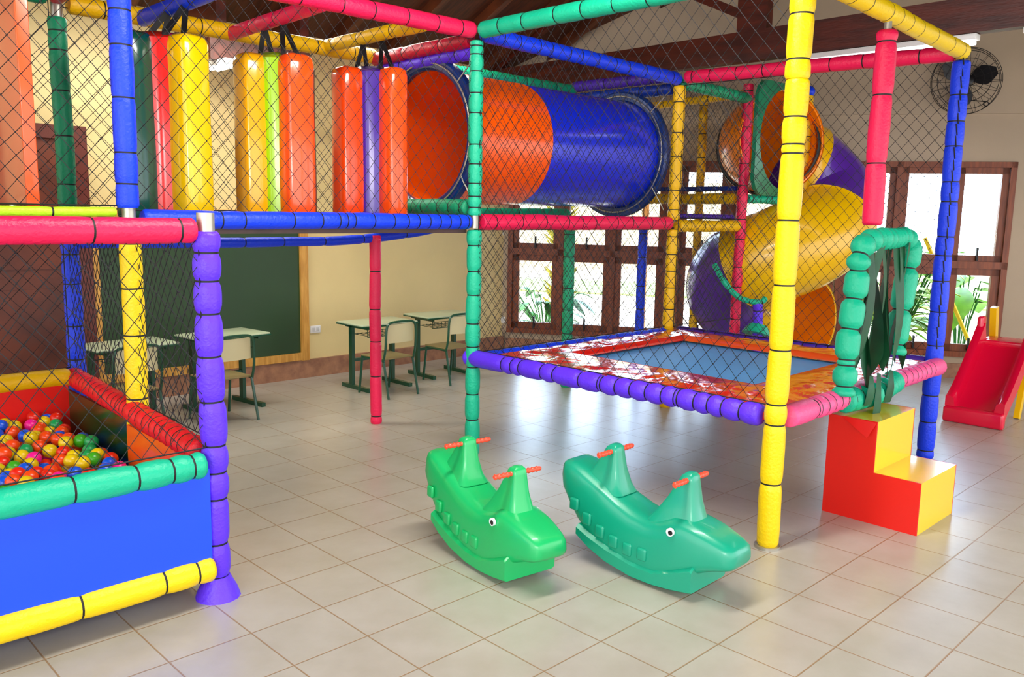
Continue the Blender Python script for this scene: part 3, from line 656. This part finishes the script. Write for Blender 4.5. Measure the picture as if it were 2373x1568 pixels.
# parallel-transport frames
TT = [(path[min(i + 1, len(path) - 1)] - path[max(i - 1, 0)]).normalized() for i in range(len(path))]
u_ = TT[0].cross(Vector((0, 0, 1))).normalized(); FR = []
for i in range(len(path)):
    u_ = (u_ - TT[i] * u_.dot(TT[i])).normalized(); FR.append((u_.copy(), TT[i].cross(u_)))
SLR = .435
TY = plastic('slide yellow', '#F4BE00', .28); TP = plastic('slide purple', '#57289C', .25); TO = plastic('slide orange', '#FF8A08', .3)
def section(i0, i1, m, inner, r=SLR, flare=True):
    mb = MB(); n = 40; rings = []
    def ring(i, rr): return [path[i] + (FR[i][0] * math.cos(2 * PI * k / n) + FR[i][1] * math.sin(2 * PI * k / n)) * rr for k in range(n)]
    for i in range(i0, i1 + 1): rings.append(ring(i, r + (.012 if flare and i in (i0, i1) else 0)))
    mb.loft(rings, 0, False)
    mb.loft([ring(i, r - .012) for i in range(i0, i1 + 1)], 1, False)
    mb.loft([ring(i1, r), ring(i1, r - .012)], 0, False); mb.loft([ring(i0, r), ring(i0, r - .012)], 0, False)
    return obj('tube_section', mb, [m, inner], ssl, True, None, 50)
for (a, b, m, inn, l) in ((0, 16, TO, TO, 'orange entry section'), (16, 28, TY, TO, 'upper yellow section'), (28, 50, TP, TP, 'upper purple elbow'), (50, 76, TY, TY, 'large yellow section'), (76, 104, TP, TP, 'lower purple elbow'), (104, 130, TY, TO, 'exit section')):
    section(a, b, m, inn, .39 if a == 104 else SLR)['label'] = l
mb = MB(); mb.tube([path[13] + (FR[13][0] * math.cos(2 * PI * k / 40) + FR[13][1] * math.sin(2 * PI * k / 40)) * (SLR + .012) for k in range(40)], .018, 8, closed=True)
obj('rubber_rim', mb, mat('black rubber', '#141618', .4), ssl)
# square green mouth panel with round hole
mb = MB(); n = 48; cx, cz = 5.34, 2.26; outer = []; inner = []
x_0, x_1, z_0, z_1 = 4.88, 5.80, 1.77, 2.74
for k in range(n):
    a = 2 * PI * k / n + .001; ca, sa = math.cos(a), math.sin(a)
    q = min((x_1 - cx) / ca if ca > 0 else (x_0 - cx) / ca, ((z_1 - cz) / sa if sa > 0 else (z_0 - cz) / sa)); q = min(q, .60)
    outer.append((cx + ca * q, cz + sa * q)); inner.append((cx + .43 * ca, cz + .43 * sa))
yy0, yy1 = 1.01, 1.045
mb.loft([[(x, yy0, zz) for x, zz in outer], [(x, yy1, zz) for x, zz in outer], [(x, yy1, zz) for x, zz in inner], [(x, yy0 - .02, zz) for x, zz in inner], [(x, yy0, zz) for x, zz in outer]], caps=False)
obj('mouth_panel', mb, plastic('mouth green', '#0F7A55', .3), ssl, True, 'green panel round the slide mouth')
# support bracket
sb = [at(1655, 612, 7.5), at(1680, 655, 7.45), at(1715, 690, 7.42), at(1760, 700, 7.4), at(1775, 690, 7.4)]
foam('foam_bracket', smoothpath(sb), .026, 'teal', ssl, gap=.1, label='turquoise bracket under the coil')
fx = pl(1768, 800, X=None, Y=None, Z=.3) if False else at(1757, 700, 7.42)
foam('foam_leg', [fx, Vector((fx.x + .03, fx.y - .02, .0))], .045, 'purple', ssl, gap=.14, label='purple support leg')
mb = MB(); mb.tube([Vector((fx.x - .0, fx.y, .56)), Vector((fx.x + .03, fx.y, .64))], [.13, .08], 14); obj('foam_collar', mb, F['teal'], ssl)

# ------------------------------------------------------------------ punching bags
def bag(cx, cy, top, cols, label, beamx, rot=0, wd=.1, a=.25, wy=None):
    o = thing('punching_bag', label, 'punching bag', (cx, cy, 1.49)); gx, gy = cx, cy; cx = cy = 0; RM = Matrix.Translation((gx, gy, 0)) @ Matrix.Rotation(rot, 4, 'Z')
    core, xm, ym, xp, yp = cols; z0, z1 = 1.49, top
    V = {k: mat('bag ' + k, h, .2, bump=.12, bscale=6, coat=.5, spec=.5, stretch=(1, 1, .4)) for k, h in dict(green='#08463A', red='#E0160C', yellow='#F6C800', amber='#F0AE08', lime='#A2D60A', orange='#FF5414', tangerine='#F8470E', purple='#43199A').items()}
    mb = MB(); mb.M = RM; mb.box((cx - .15, cy - .085, z0), (cx + .15, cy + .085, z1), bev=.03); mb.box((cx - .085, cy - .15, z0), (cx + .085, cy + .15, z1), bev=.03)
    pts = [(cx + r * math.cos(t), cy + r * math.sin(t)) for t, r in [(2 * PI * k / 16, .17 if k % 4 else .17) for k in range(16)]]
    mb.loft([[(x, y, z0) for x, y in pts], [(x, y, z1 - .02) for x, y in pts], [(cx + (x - cx) * .7, cy + (y - cy) * .7, z1 + .015) for x, y in pts]])
    obj('core', mb, V[core], o, True, core + ' core')
    for (dx, dy, c) in ((-1, 0, xm), (0, -1, ym), (1, 0, xp), (0, 1, yp)):
        mb = MB(); mb.M = RM; N = 20; rings = []
        lv = [(z0, .7), (z0 + .02, .93), (z0 + .05, 1)] + [(z0 + .05 + (z1 - z0 - .1) * q / 6, 1.0 + .02 * math.sin(q)) for q in range(1, 6)] + [(z1 - .05, 1), (z1 - .015, .9), (z1, .68)]
        for zz, s_ in lv:
            rg = []
            for k in range(N):
                t_ = 2 * PI * k / N; c_, s__ = math.cos(t_), math.sin(t_)
                px_ = (abs(c_) ** .45) * (1 if c_ > 0 else -1) * .085 * s_; py_ = (abs(s__) ** .45) * (1 if s__ > 0 else -1) * (wd if dx or wy is None else wy) * 1.02 * s_
                ex = (a if c in (xm, ym) and (dx + dy) < 0 else .20) - .085
                rg.append((cx + (dx * (ex + px_) if dx else py_), cy + (dy * (ex + px_) if dy else py_), zz))
            rings.append(rg)
        mb.loft(rings); obj('side_lobe', mb, V[c], o, True, c + ' lobe', 55)
    ST = mat('black webbing', '#08080A', .6)
    for s_ in (-1, 1):
        for t_ in (-1, 1):
            mb = MB(); base = Vector((gx + t_ * .05, gy + s_ * .14, z1 - .01)); topp = Vector((beamx, gy + s_ * .10, 2.63))
            mb.beam(base, topp, .03, .004, up=(0, 1, 0)); obj('hanging_strap', mb, ST, o, False)
    return o
bag(.19, 1.80, 2.45, ('red', 'green', 'yellow', 'purple', 'purple'), 'punching bag with dark green, red and yellow sides beside the blue post', .28, .28, .09, .27, .088)
bag(.865, 1.80, 2.44, ('lime', 'amber', 'orange', 'green', 'green'), 'punching bag with yellow, lime and orange sides, middle of the three', .83, 0, .088, .26)
bag(1.53, 1.80, 2.45, ('purple', 'tangerine', 'orange', 'orange', 'purple'), 'punching bag with purple core between orange sides beside the tunnel mouth', 1.52, 0, .085, .28, .07)
sl = thing('padded_slab', 'tall salmon and orange padded slab hanging at the left edge', 'padded slab', (-.56, 1.9, 1.5))
mb = MB(); mb.box((-.575, 1.52, 1.575), (-.525, 2.2, 2.75), bev=.012); obj('pad', mb, mat('salmon vinyl', '#D86A48', .22, coat=.4, bump=.05, bscale=5), sl)
mb = MB(); mb.box((-.577, 1.505, 1.573), (-.523, 1.522, 2.75), bev=.004); obj('edge_strip', mb, mat('orange vinyl', '#FF5C1C', .3, coat=.3), sl, True, 'bright orange edge')
mb = MB(); mb.tube([(-.55, 1.85, 1.5), (-.55, 1.85, 1.58)], .014, 8); obj('pin', mb, STEEL, sl)

# ------------------------------------------------------------------ rockers
def rocker(label, col, loc, heading, pitch, yscale=1.0, sc=.9):
    o = thing('seesaw_rocker', label, 'rocker toy', loc); 
    body = plastic('rocker ' + col, col, .33, .06)
    def xf(mb): mb.M = Matrix.Translation(loc) @ Matrix.Rotation(heading, 4, 'Z') @ Matrix.Rotation(pitch, 4, 'Y') @ Matrix.Scale(sc, 4)
    # stations: u, z top, z bottom, half width
    ST = [(-.50, .415, .39, .05), (-.495, .44, .34, .095), (-.47, .452, .29, .115), (-.42, .447, .225, .125), (-.36, .425, .155, .13), (-.30, .40, .105, .132), (-.22, .37, .06, .135), (-.14, .335, .03, .137), (-.05, .305, .012, .14),
          (.05, .29, .004, .14), (.12, .305, .012, .14), (.18, .335, .03, .14), (.24, .342, .06, .138), (.30, .332, .095, .133), (.345, .322, .12, .128), (.40, .305, .145, .118), (.45, .288, .16, .108), (.485, .27, .175, .095), (.50, .25, .195, .07)]
    mb = MB(); xf(mb); rings = []
    for u, zt_, zb_, hw in ST:
        rg = []; n = 24; cz_ = (zt_ + zb_) / 2; hh = (zt_ - zb_) / 2
        for k in range(n):
            t_ = 2 * PI * (k + .5) / n; c_, s_ = math.cos(t_), math.sin(t_); e = .42
            y_ = hw * yscale * abs(c_) ** e * (1 if c_ > 0 else -1); zz = cz_ + hh * abs(s_) ** e * (1 if s_ > 0 else -1)
            if zz > cz_: y_ *= 1 - .12 * (zz - cz_) / max(.01, hh)
            rg.append((u, y_, zz))
        rings.append(rg)
    mb.loft(rings); ob = obj('body', mb, body, o, True, None, 50)
    # runner along the belly
    mb = MB(); xf(mb); rings = []
    for u, zt_, zb_ in ((-.34, .16, .10), (-.26, .13, .055), (-.15, .10, .018), (0, .075, -.004), (.12, .075, -.002), (.22, .11, .010), (.325, .155, .03), (.335, .15, .035)):
        hw = .152 * yscale; rings.append([(u, -hw, zb_ + .01), (u, -hw + .015, zb_), (u, hw - .015, zb_), (u, hw, zb_ + .01), (u, hw, zt_ - .015), (u, hw - .02, zt_), (u, -hw + .02, zt_), (u, -hw, zt_ - .015)])
    mb.loft(rings); obj('runner', mb, body, o, True, None, 35)
    # foot-rest teeth on both flanks
    for sgn in (-1, 1):
        for k in range(6):
            mb = MB(); xf(mb); u = -.37 + k * .085; zc = .235 - .06 * k + .007 * k * k + .02
            mb.box((u - .027, sgn * .126 * yscale, zc - .032), (u + .027, sgn * .148 * yscale, zc + .03), bev=.010)
            u2 = u + .06; obj('foot_ridge', mb, body, o, True)
    for uu, zt_, zb_ in ((-.235, .575, .34), (.205, .545, .285)):
        mb = MB(); xf(mb); rings = []
        for q in (0, .08, .2, .5, .85, .94, 1.0):
            zz = zb_ + (zt_ - zb_) * q; du = .088 * (1 - q) + .026 + (.03 * (1 - q) ** 4); w_ = (.026 * (1 - q) + .036 + .03 * (1 - q) ** 4) * yscale
            if q == 1.0: du *= .6; w_ *= .6
            rg = []
            for k in range(16):
                t_ = 2 * PI * (k + .5) / 16; c_, s_ = math.cos(t_), math.sin(t_)
                rg.append((uu - .045 * (1 - q) + du * abs(c_) ** .36 * (1 if c_ > 0 else -1), w_ * abs(s_) ** .36 * (1 if s_ > 0 else -1), zz))
            rings.append(rg)
        mb.loft(rings); hp = obj('handle_post', mb, body, o, True, None, 50)
        mb = MB(); xf(mb); pts = []; rr = []
        for i in range(45): pts.append((uu, -.14 + .28 * i / 44, zt_ - .035)); rr.append(.0125 + .0022 * math.sin(i * 1.6) if 0 < i < 44 else .009)
        mb.tube(pts, rr, 10); obj('grip_bar', mb, plastic('grip red', '#F04A2C', .4), hp, True)
    for sgn in (-1, 1):
        mb = MB(); xf(mb); mb.tube([(.20, sgn * .128 * yscale, .285), (.20, sgn * .1415 * yscale, .285)], .019, 20); e = obj('eye', mb, mat('eye white', '#F4F4F4', .3), o, True, 'white eye')
        mb = MB(); xf(mb); mb.tube([(.205, sgn * .14 * yscale, .285), (.205, sgn * .144 * yscale, .285)], .0115, 16); obj('pupil', mb, mat('pupil black', '#07080C', .2), e)
    return o
rocker('grass green whale seesaw rocker with red handles, nearer the turquoise post', '#10AE5E', Vector((.83, -.09, .012)), math.atan2(-.985, -.14), .035)
rocker('sea green whale seesaw rocker with red handles, nearer the yellow front post', '#0A9876', Vector((1.27, -.66, .012)), math.atan2(-.997, .02), .03, 1.0, .92)

# ------------------------------------------------------------------ foam steps
fs_ = thing('foam_steps', 'red and yellow two-step foam block in front of the fringe doorway', 'foam steps', (2.88, -1.07, 0))
YV = mat('yellow vinyl', '#F5CE12', .2, coat=.5, bump=.03, bscale=4); RV = mat('red vinyl', '#D81508', .35, bump=.03, bscale=4)
prof = [(-.825, 0), (-1.325, 0), (-1.325, .275), (-1.085, .275), (-1.085, .545), (-.825, .545)]
mb = MB(); mb.ext([(a + (.006 if i in (1, 2, 3, 4) else -.006) * 0, b) for i, (a, b) in enumerate(prof)], .49, 0, 0, 2.64); obj('block', mb, YV, fs_, False, 'yellow treads and risers')
for x in (2.632, 3.13):
    mb = MB(); mb.ext(prof, .009, 0, 0, x); obj('side_cover', mb, RV, fs_, False, 'red side')
mb = MB(); mb.add([(2.628, -.90, .543), (2.628, -1.085, .543), (2.60, -1.05, .46), (2.615, -.97, .50), (2.634, -.90, .547), (2.634, -1.085, .547), (2.606, -1.05, .464), (2.621, -.97, .504)],
                  [[0, 1, 2, 3], [7, 6, 5, 4], [0, 4, 5, 1], [1, 5, 6, 2], [2, 6, 7, 3], [3, 7, 4, 0]]); obj('loose_flap', mb, RV, fs_, False)

# ------------------------------------------------------------------ small red slide
ps = thing('toddler_slide', 'small glossy red plastic slide with yellow ladder by the right window', 'slide', (5.9, -.72, 0))
RP = plastic('slide red', '#E00A36', .18); Y0, Y1 = -.93, -.50
def prof_at(q):   # q 0..1 foot to top
    x = 5.42 + .62 * q; zz = .10 + .50 * (q ** 1.25) if q > 0 else .10
    return x, zz
mb = MB(); rings = []
for i in range(21):
    q = i / 20; x, zz = prof_at(q); h = .10 + .05 * q; t_ = .025; wd = 1
    bt = zz - .03 if q > .12 else .0 + (zz - .03) * (q / .12)
    rings.append([(x, Y0, bt), (x, Y0, zz + h), (x, Y0 + .03, zz + h + .008), (x, Y0 + .06, zz + h - .01), (x, Y0 + .075, zz + .02), (x, Y0 + .11, zz), (x, Y1 - .11, zz), (x, Y1 - .075, zz + .02), (x, Y1 - .06, zz + h - .01), (x, Y1 - .03, zz + h + .008), (x, Y1, zz + h), (x, Y1, bt)])
mb.loft(rings); mb.box((5.39, Y0 - .005, 0), (5.47, Y1 + .005, .125), bev=.02); obj('chute', mb, RP, ps, True, None, 50)
mb = MB(); mb.box((6.0, Y0 + .02, .56), (6.33, Y1 - .02, .61), bev=.015); mb.box((6.0, Y0, .56), (6.1, Y0 + .05, .80), bev=.02); mb.box((6.0, Y1 - .05, .56), (6.1, Y1, .80), bev=.02); obj('top_deck', mb, RP, ps)
YP = plastic('ladder yellow', '#F5C400', .3)
for y in (Y0 + .02, Y1 - .07):
    mb = MB(); mb.beam((6.46, y + .025, 0), (6.28, y + .025, .86), .05, .07); obj('ladder_side', mb, YP, ps, False)
    mb = MB(); mb.beam((5.95, y + .025, .0), (6.12, y + .025, .58), .04, .06); obj('leg', mb, YP, ps, False)
for h in (.15, .32, .49):
    mb = MB(); x = 6.46 - .18 * h / .86; mb.box((x - .04, Y0 + .04, h - .015), (x + .04, Y1 - .04, h + .015), bev=.008); obj('rung', mb, YP, ps)

# ------------------------------------------------------------------ desks and chairs
GM = mat('dark green steel', '#0B4A30', .35, coat=.2); TOP = mat('pale green laminate', '#B9C6A4', .25, coat=.2); CRM = mat('cream plywood', '#D8CE9E', .4); SEAT = mat('seat plywood', '#8A7A4E', .45)
def desk():
    o = thing('school_desk', '', 'desk'); m = MB(); m.box((-.30, -.20, .605), (.30, .20, .625), bev=.008); obj('desktop', m, TOP, o)
    for s in (-1, 1):
        m = MB(); m.box((s * .22 - .015, .06, .03), (s * .22 + .015, .11, .60)); m.box((s * .22 - .018, -.20, 0), (s * .22 + .018, .22, .035)); m.box((s * .22 - .015, -.17, .575), (s * .22 + .015, .17, .604)); obj('leg_frame', m, GM, o, False)
    m = MB(); m.box((-.21, .07, .25), (.21, .1, .28)); obj('cross_bar', m, GM, o, False)
    m = MB()
    for y in (-.13, .12): m.tube([(-.2, y, .585), (-.2, y, .50), (.2, y, .50), (.2, y, .585)], .004, 5)
    for k in range(9): x = -.18 + k * .045; m.tube([(x, -.13, .56), (x, -.13, .505), (x, .12, .505)], .003, 4)
    m.tube([(-.2, -.13, .56), (.2, -.13, .56)], .003, 4)
    obj('book_rack', m, GM, o)
    m = MB(); m.tube([(-.30, -.2, .605), (.30, -.2, .605), (.30, .2, .605), (-.30, .2, .605)], .008, 6, closed=True); obj('edge_trim', m, GM, o)
    return o
def chair():
    o = thing('school_chair', '', 'chair'); m = MB(); m.box((-.17, -.15, .345), (.17, .18, .36), bev=.006); obj('seat', m, SEAT, o)
    m = MB(); rg = []
    for k in range(9): x = -.155 + .31 * k / 8; y = -.185 + .02 * (2 * abs(k / 8 - .5)) ** 2; rg.append([(x, y, .50), (x, y + .01, .50), (x, y + .01, .66 + .01), (x, y, .66 + .01)])
    m.loft(rg); obj('backrest', m, CRM, o)
    m = MB(); m.tube(smoothpath([(-.18, -.14, .33), (-.18, -.17, .45), (-.175, -.178, .62), (-.15, -.18, .675), (-.08, -.18, .69), (.08, -.18, .69), (.15, -.18, .675), (.175, -.178, .62), (.18, -.17, .45), (.18, -.14, .33)], 4), .011, 8)
    m.tube([(-.18, -.14, .34), (-.17, .16, .34), (.17, .16, .34), (.18, -.14, .34)], .01, 6); obj('back_frame', m, GM, o)
    for s in (-1, 1):
        for y0, y1 in ((-.14, -.21), (.15, .19)):
            m = MB(); m.tube([(s * .175, y0, .34), (s * .18, y1, 0)], .011, 8); obj('leg', m, GM, o)
    return o
d0 = desk(); c0 = chair(); first = True
for i, (x, y, rz, cx, cy, crz, side) in enumerate(((2.70, 3.42, .0, 2.60, 3.13, .06, 'nearest the wall socket'), (3.52, 3.52, -.05, 3.38, 3.22, .0, 'just left of the turquoise post'),
                                    (1.28, 3.50, .12, 1.10, 3.16, .1, 'right beside the purple post'), (.52, 3.44, .1, .40, 3.13, .08, 'seen through the ball pit net'))):
    a = d0 if i == 0 else copy_tree(d0); b = c0 if i == 0 else copy_tree(c0)
    a.scale = (1, 1, .96); a.location = (x, y, 0); a.rotation_euler = (0, 0, rz); b.scale = (.92, 1, .94); b.location = (cx, cy, 0); b.rotation_euler = (0, 0, crz)
    tag(a, 'green steel school desk with pale top ' + side, 'desk', 'school desks along the chalkboard wall'); tag(b, 'cream backed school chair tucked at the desk ' + side, 'chair', 'school chairs along the chalkboard wall')

# ------------------------------------------------------------------ outside
mb = MB(); mb.M = WM; mb.box((-12, .2, -.25), (30, 40, -.16)); struct('ground', mb, mat('pale sandy yard', '#D9D3C2', .9, var=.12, vscale=.6, bump=.2))
mb = MB(); mb.M = WM; mb.box((-12, 9, -.16), (30, 12.5, -.12)); tag(obj('lawn', mb, mat('short grass', '#9DBB78', .9, var=.2, vscale=4, bump=.4), None, False), 'bright green strip of lawn across the yard', 'grass', kind='stuff')
LG = [mat('leaf green', '#7CC41C', .5, var=.4, vscale=6), mat('leaf yellow green', '#B8DE28', .5, var=.4, vscale=6), mat('leaf deep', '#2E7A2A', .5, var=.3, vscale=6)]
BARK = mat('palm bark', '#9A7A50', .8, bump=.4)
def leafy(name, label, cat, u, d, h, n, lf, spread, mi, seed, group=None):
    base = WM @ Vector((u, d, -.16)); o = thing(name, label, cat, base, group); r = random.Random(seed)
    st = MB(); lm = MB()
    for k in range(n):
        a = r.uniform(0, 2 * PI); hh = h * r.uniform(.35, 1); tip = base + Vector((math.cos(a) * spread * hh, math.sin(a) * spread * hh, hh))
        st.tube([base + Vector((math.cos(a) * .03, math.sin(a) * .03, 0)), base.lerp(tip, .5) + Vector((0, 0, .1)), tip], .008, 4)
        d_ = Vector((math.cos(a), math.sin(a), r.uniform(-.3, .8))).normalized(); sd = d_.cross(Vector((0, 0, 1))).normalized(); L_ = lf * r.uniform(.7, 1.2); wd = L_ * .22
        rg = []
        for q in range(6):
            t_ = q / 5; c_ = tip + d_ * L_ * t_ - Vector((0, 0, .35 * L_ * t_ * t_)); w_ = wd * math.sin(PI * (t_ * .9 + .06))
            rg.append([c_ - sd * w_, c_ - Vector((0, 0, .012)), c_ + sd * w_, c_ + Vector((0, 0, .004))])
        lm.loft(rg, k % 2 if mi < 0 else 0)
    obj('stems', st, LG[2], o); obj('leaves', lm, [LG[0], LG[1]] if mi < 0 else LG[mi], o)
    return o
leafy('garden_shrub', 'leafy yellow green shrub outside the right window, left of the blue post', 'shrub', 4.35, 1.1, 1.35, 110, .34, .34, -1, 3)
leafy('banana_plant', 'broad leaved bright green plant outside the right window, right of the blue post', 'plant', 5.3, 2.0, 1.4, 22, .7, .2, 0, 8)
leafy('garden_shrub', 'low green shrub outside the left window under the palm', 'shrub', .25, 1.2, .75, 40, .25, .6, 2, 5)
leafy('garden_shrub', 'leafy shrub outside the middle window behind the yellow post', 'shrub', 2.75, 1.0, 1.1, 50, .28, .35, -1, 9)
leafy('tree', 'loose branched tree outside the right upper window pane', 'tree', 8.5, 6, 3.6, 90, .35, .45, 0, 12)
base = WM @ Vector((.15, 2.6, -.16)); pt = thing('palm_tree', 'young palm with shaggy trunk outside the left window', 'palm', base)
mb = MB(); mb.tube([base + Vector((.05 * math.sin(k), 0, k * .25)) for k in range(12)], [.10 - .004 * k for k in range(12)], 10); obj('trunk', mb, BARK, pt)
mb = MB(); r = random.Random(2)
for k in range(150):
    zz = r.uniform(.3, 2.6); a = r.uniform(0, 2 * PI); p = base + Vector((math.cos(a) * .08, math.sin(a) * .08, zz)); q = p + Vector((math.cos(a) * .16, math.sin(a) * .16, .16)); mb.tube([p, q], [.03, .006], 5)
obj('leaf_stubs', mb, mat('palm stub', '#B9B03A', .7, var=.4, vscale=8), pt)
mb = MB()
for k in range(14):
    a = 2 * PI * k / 14; p = base + Vector((0, 0, 2.7)); rg = []
    for q in range(8):
        t_ = q / 7; c_ = p + Vector((math.cos(a) * 1.3 * t_, math.sin(a) * 1.3 * t_, .8 * t_ - 1.3 * t_ * t_)); s_ = Vector((-math.sin(a), math.cos(a), 0)) * (.16 * math.sin(PI * (t_ * .9 + .05)))
        rg.append([c_ - s_, c_ - Vector((0, 0, .02)), c_ + s_, c_ + Vector((0, 0, .01))])
    mb.loft(rg)
obj('fronds', mb, LG[0], pt)
mb = MB(); mb.M = WM; mb.box((1.33, 2.2, -.16), (1.42, 2.29, 2.5)); tag(obj('veranda_post', mb, mat('orange post', '#C98A4A', .6), None, False), 'orange brown veranda post outside the left window', 'post')
mb = MB(); mb.M = WM; mb.box((-12, 18, -.16), (6, 18.3, 2.6)); tag(obj('garden_wall', mb, mat('cream garden wall', '#E8DDB8', .8), None, False), 'pale cream wall far across the yard', 'wall')
p = WM @ Vector((4.5, .5, 1.4)); q = WM @ Vector((5.25, .5, -.16)); mb = MB(); mb.tube([p, q], .022, 8); tag(obj('yellow_pole', mb, mat('yellow pole', '#F2E000', .4)), 'yellow slanting pole outside the right window before the shrub', 'pole')
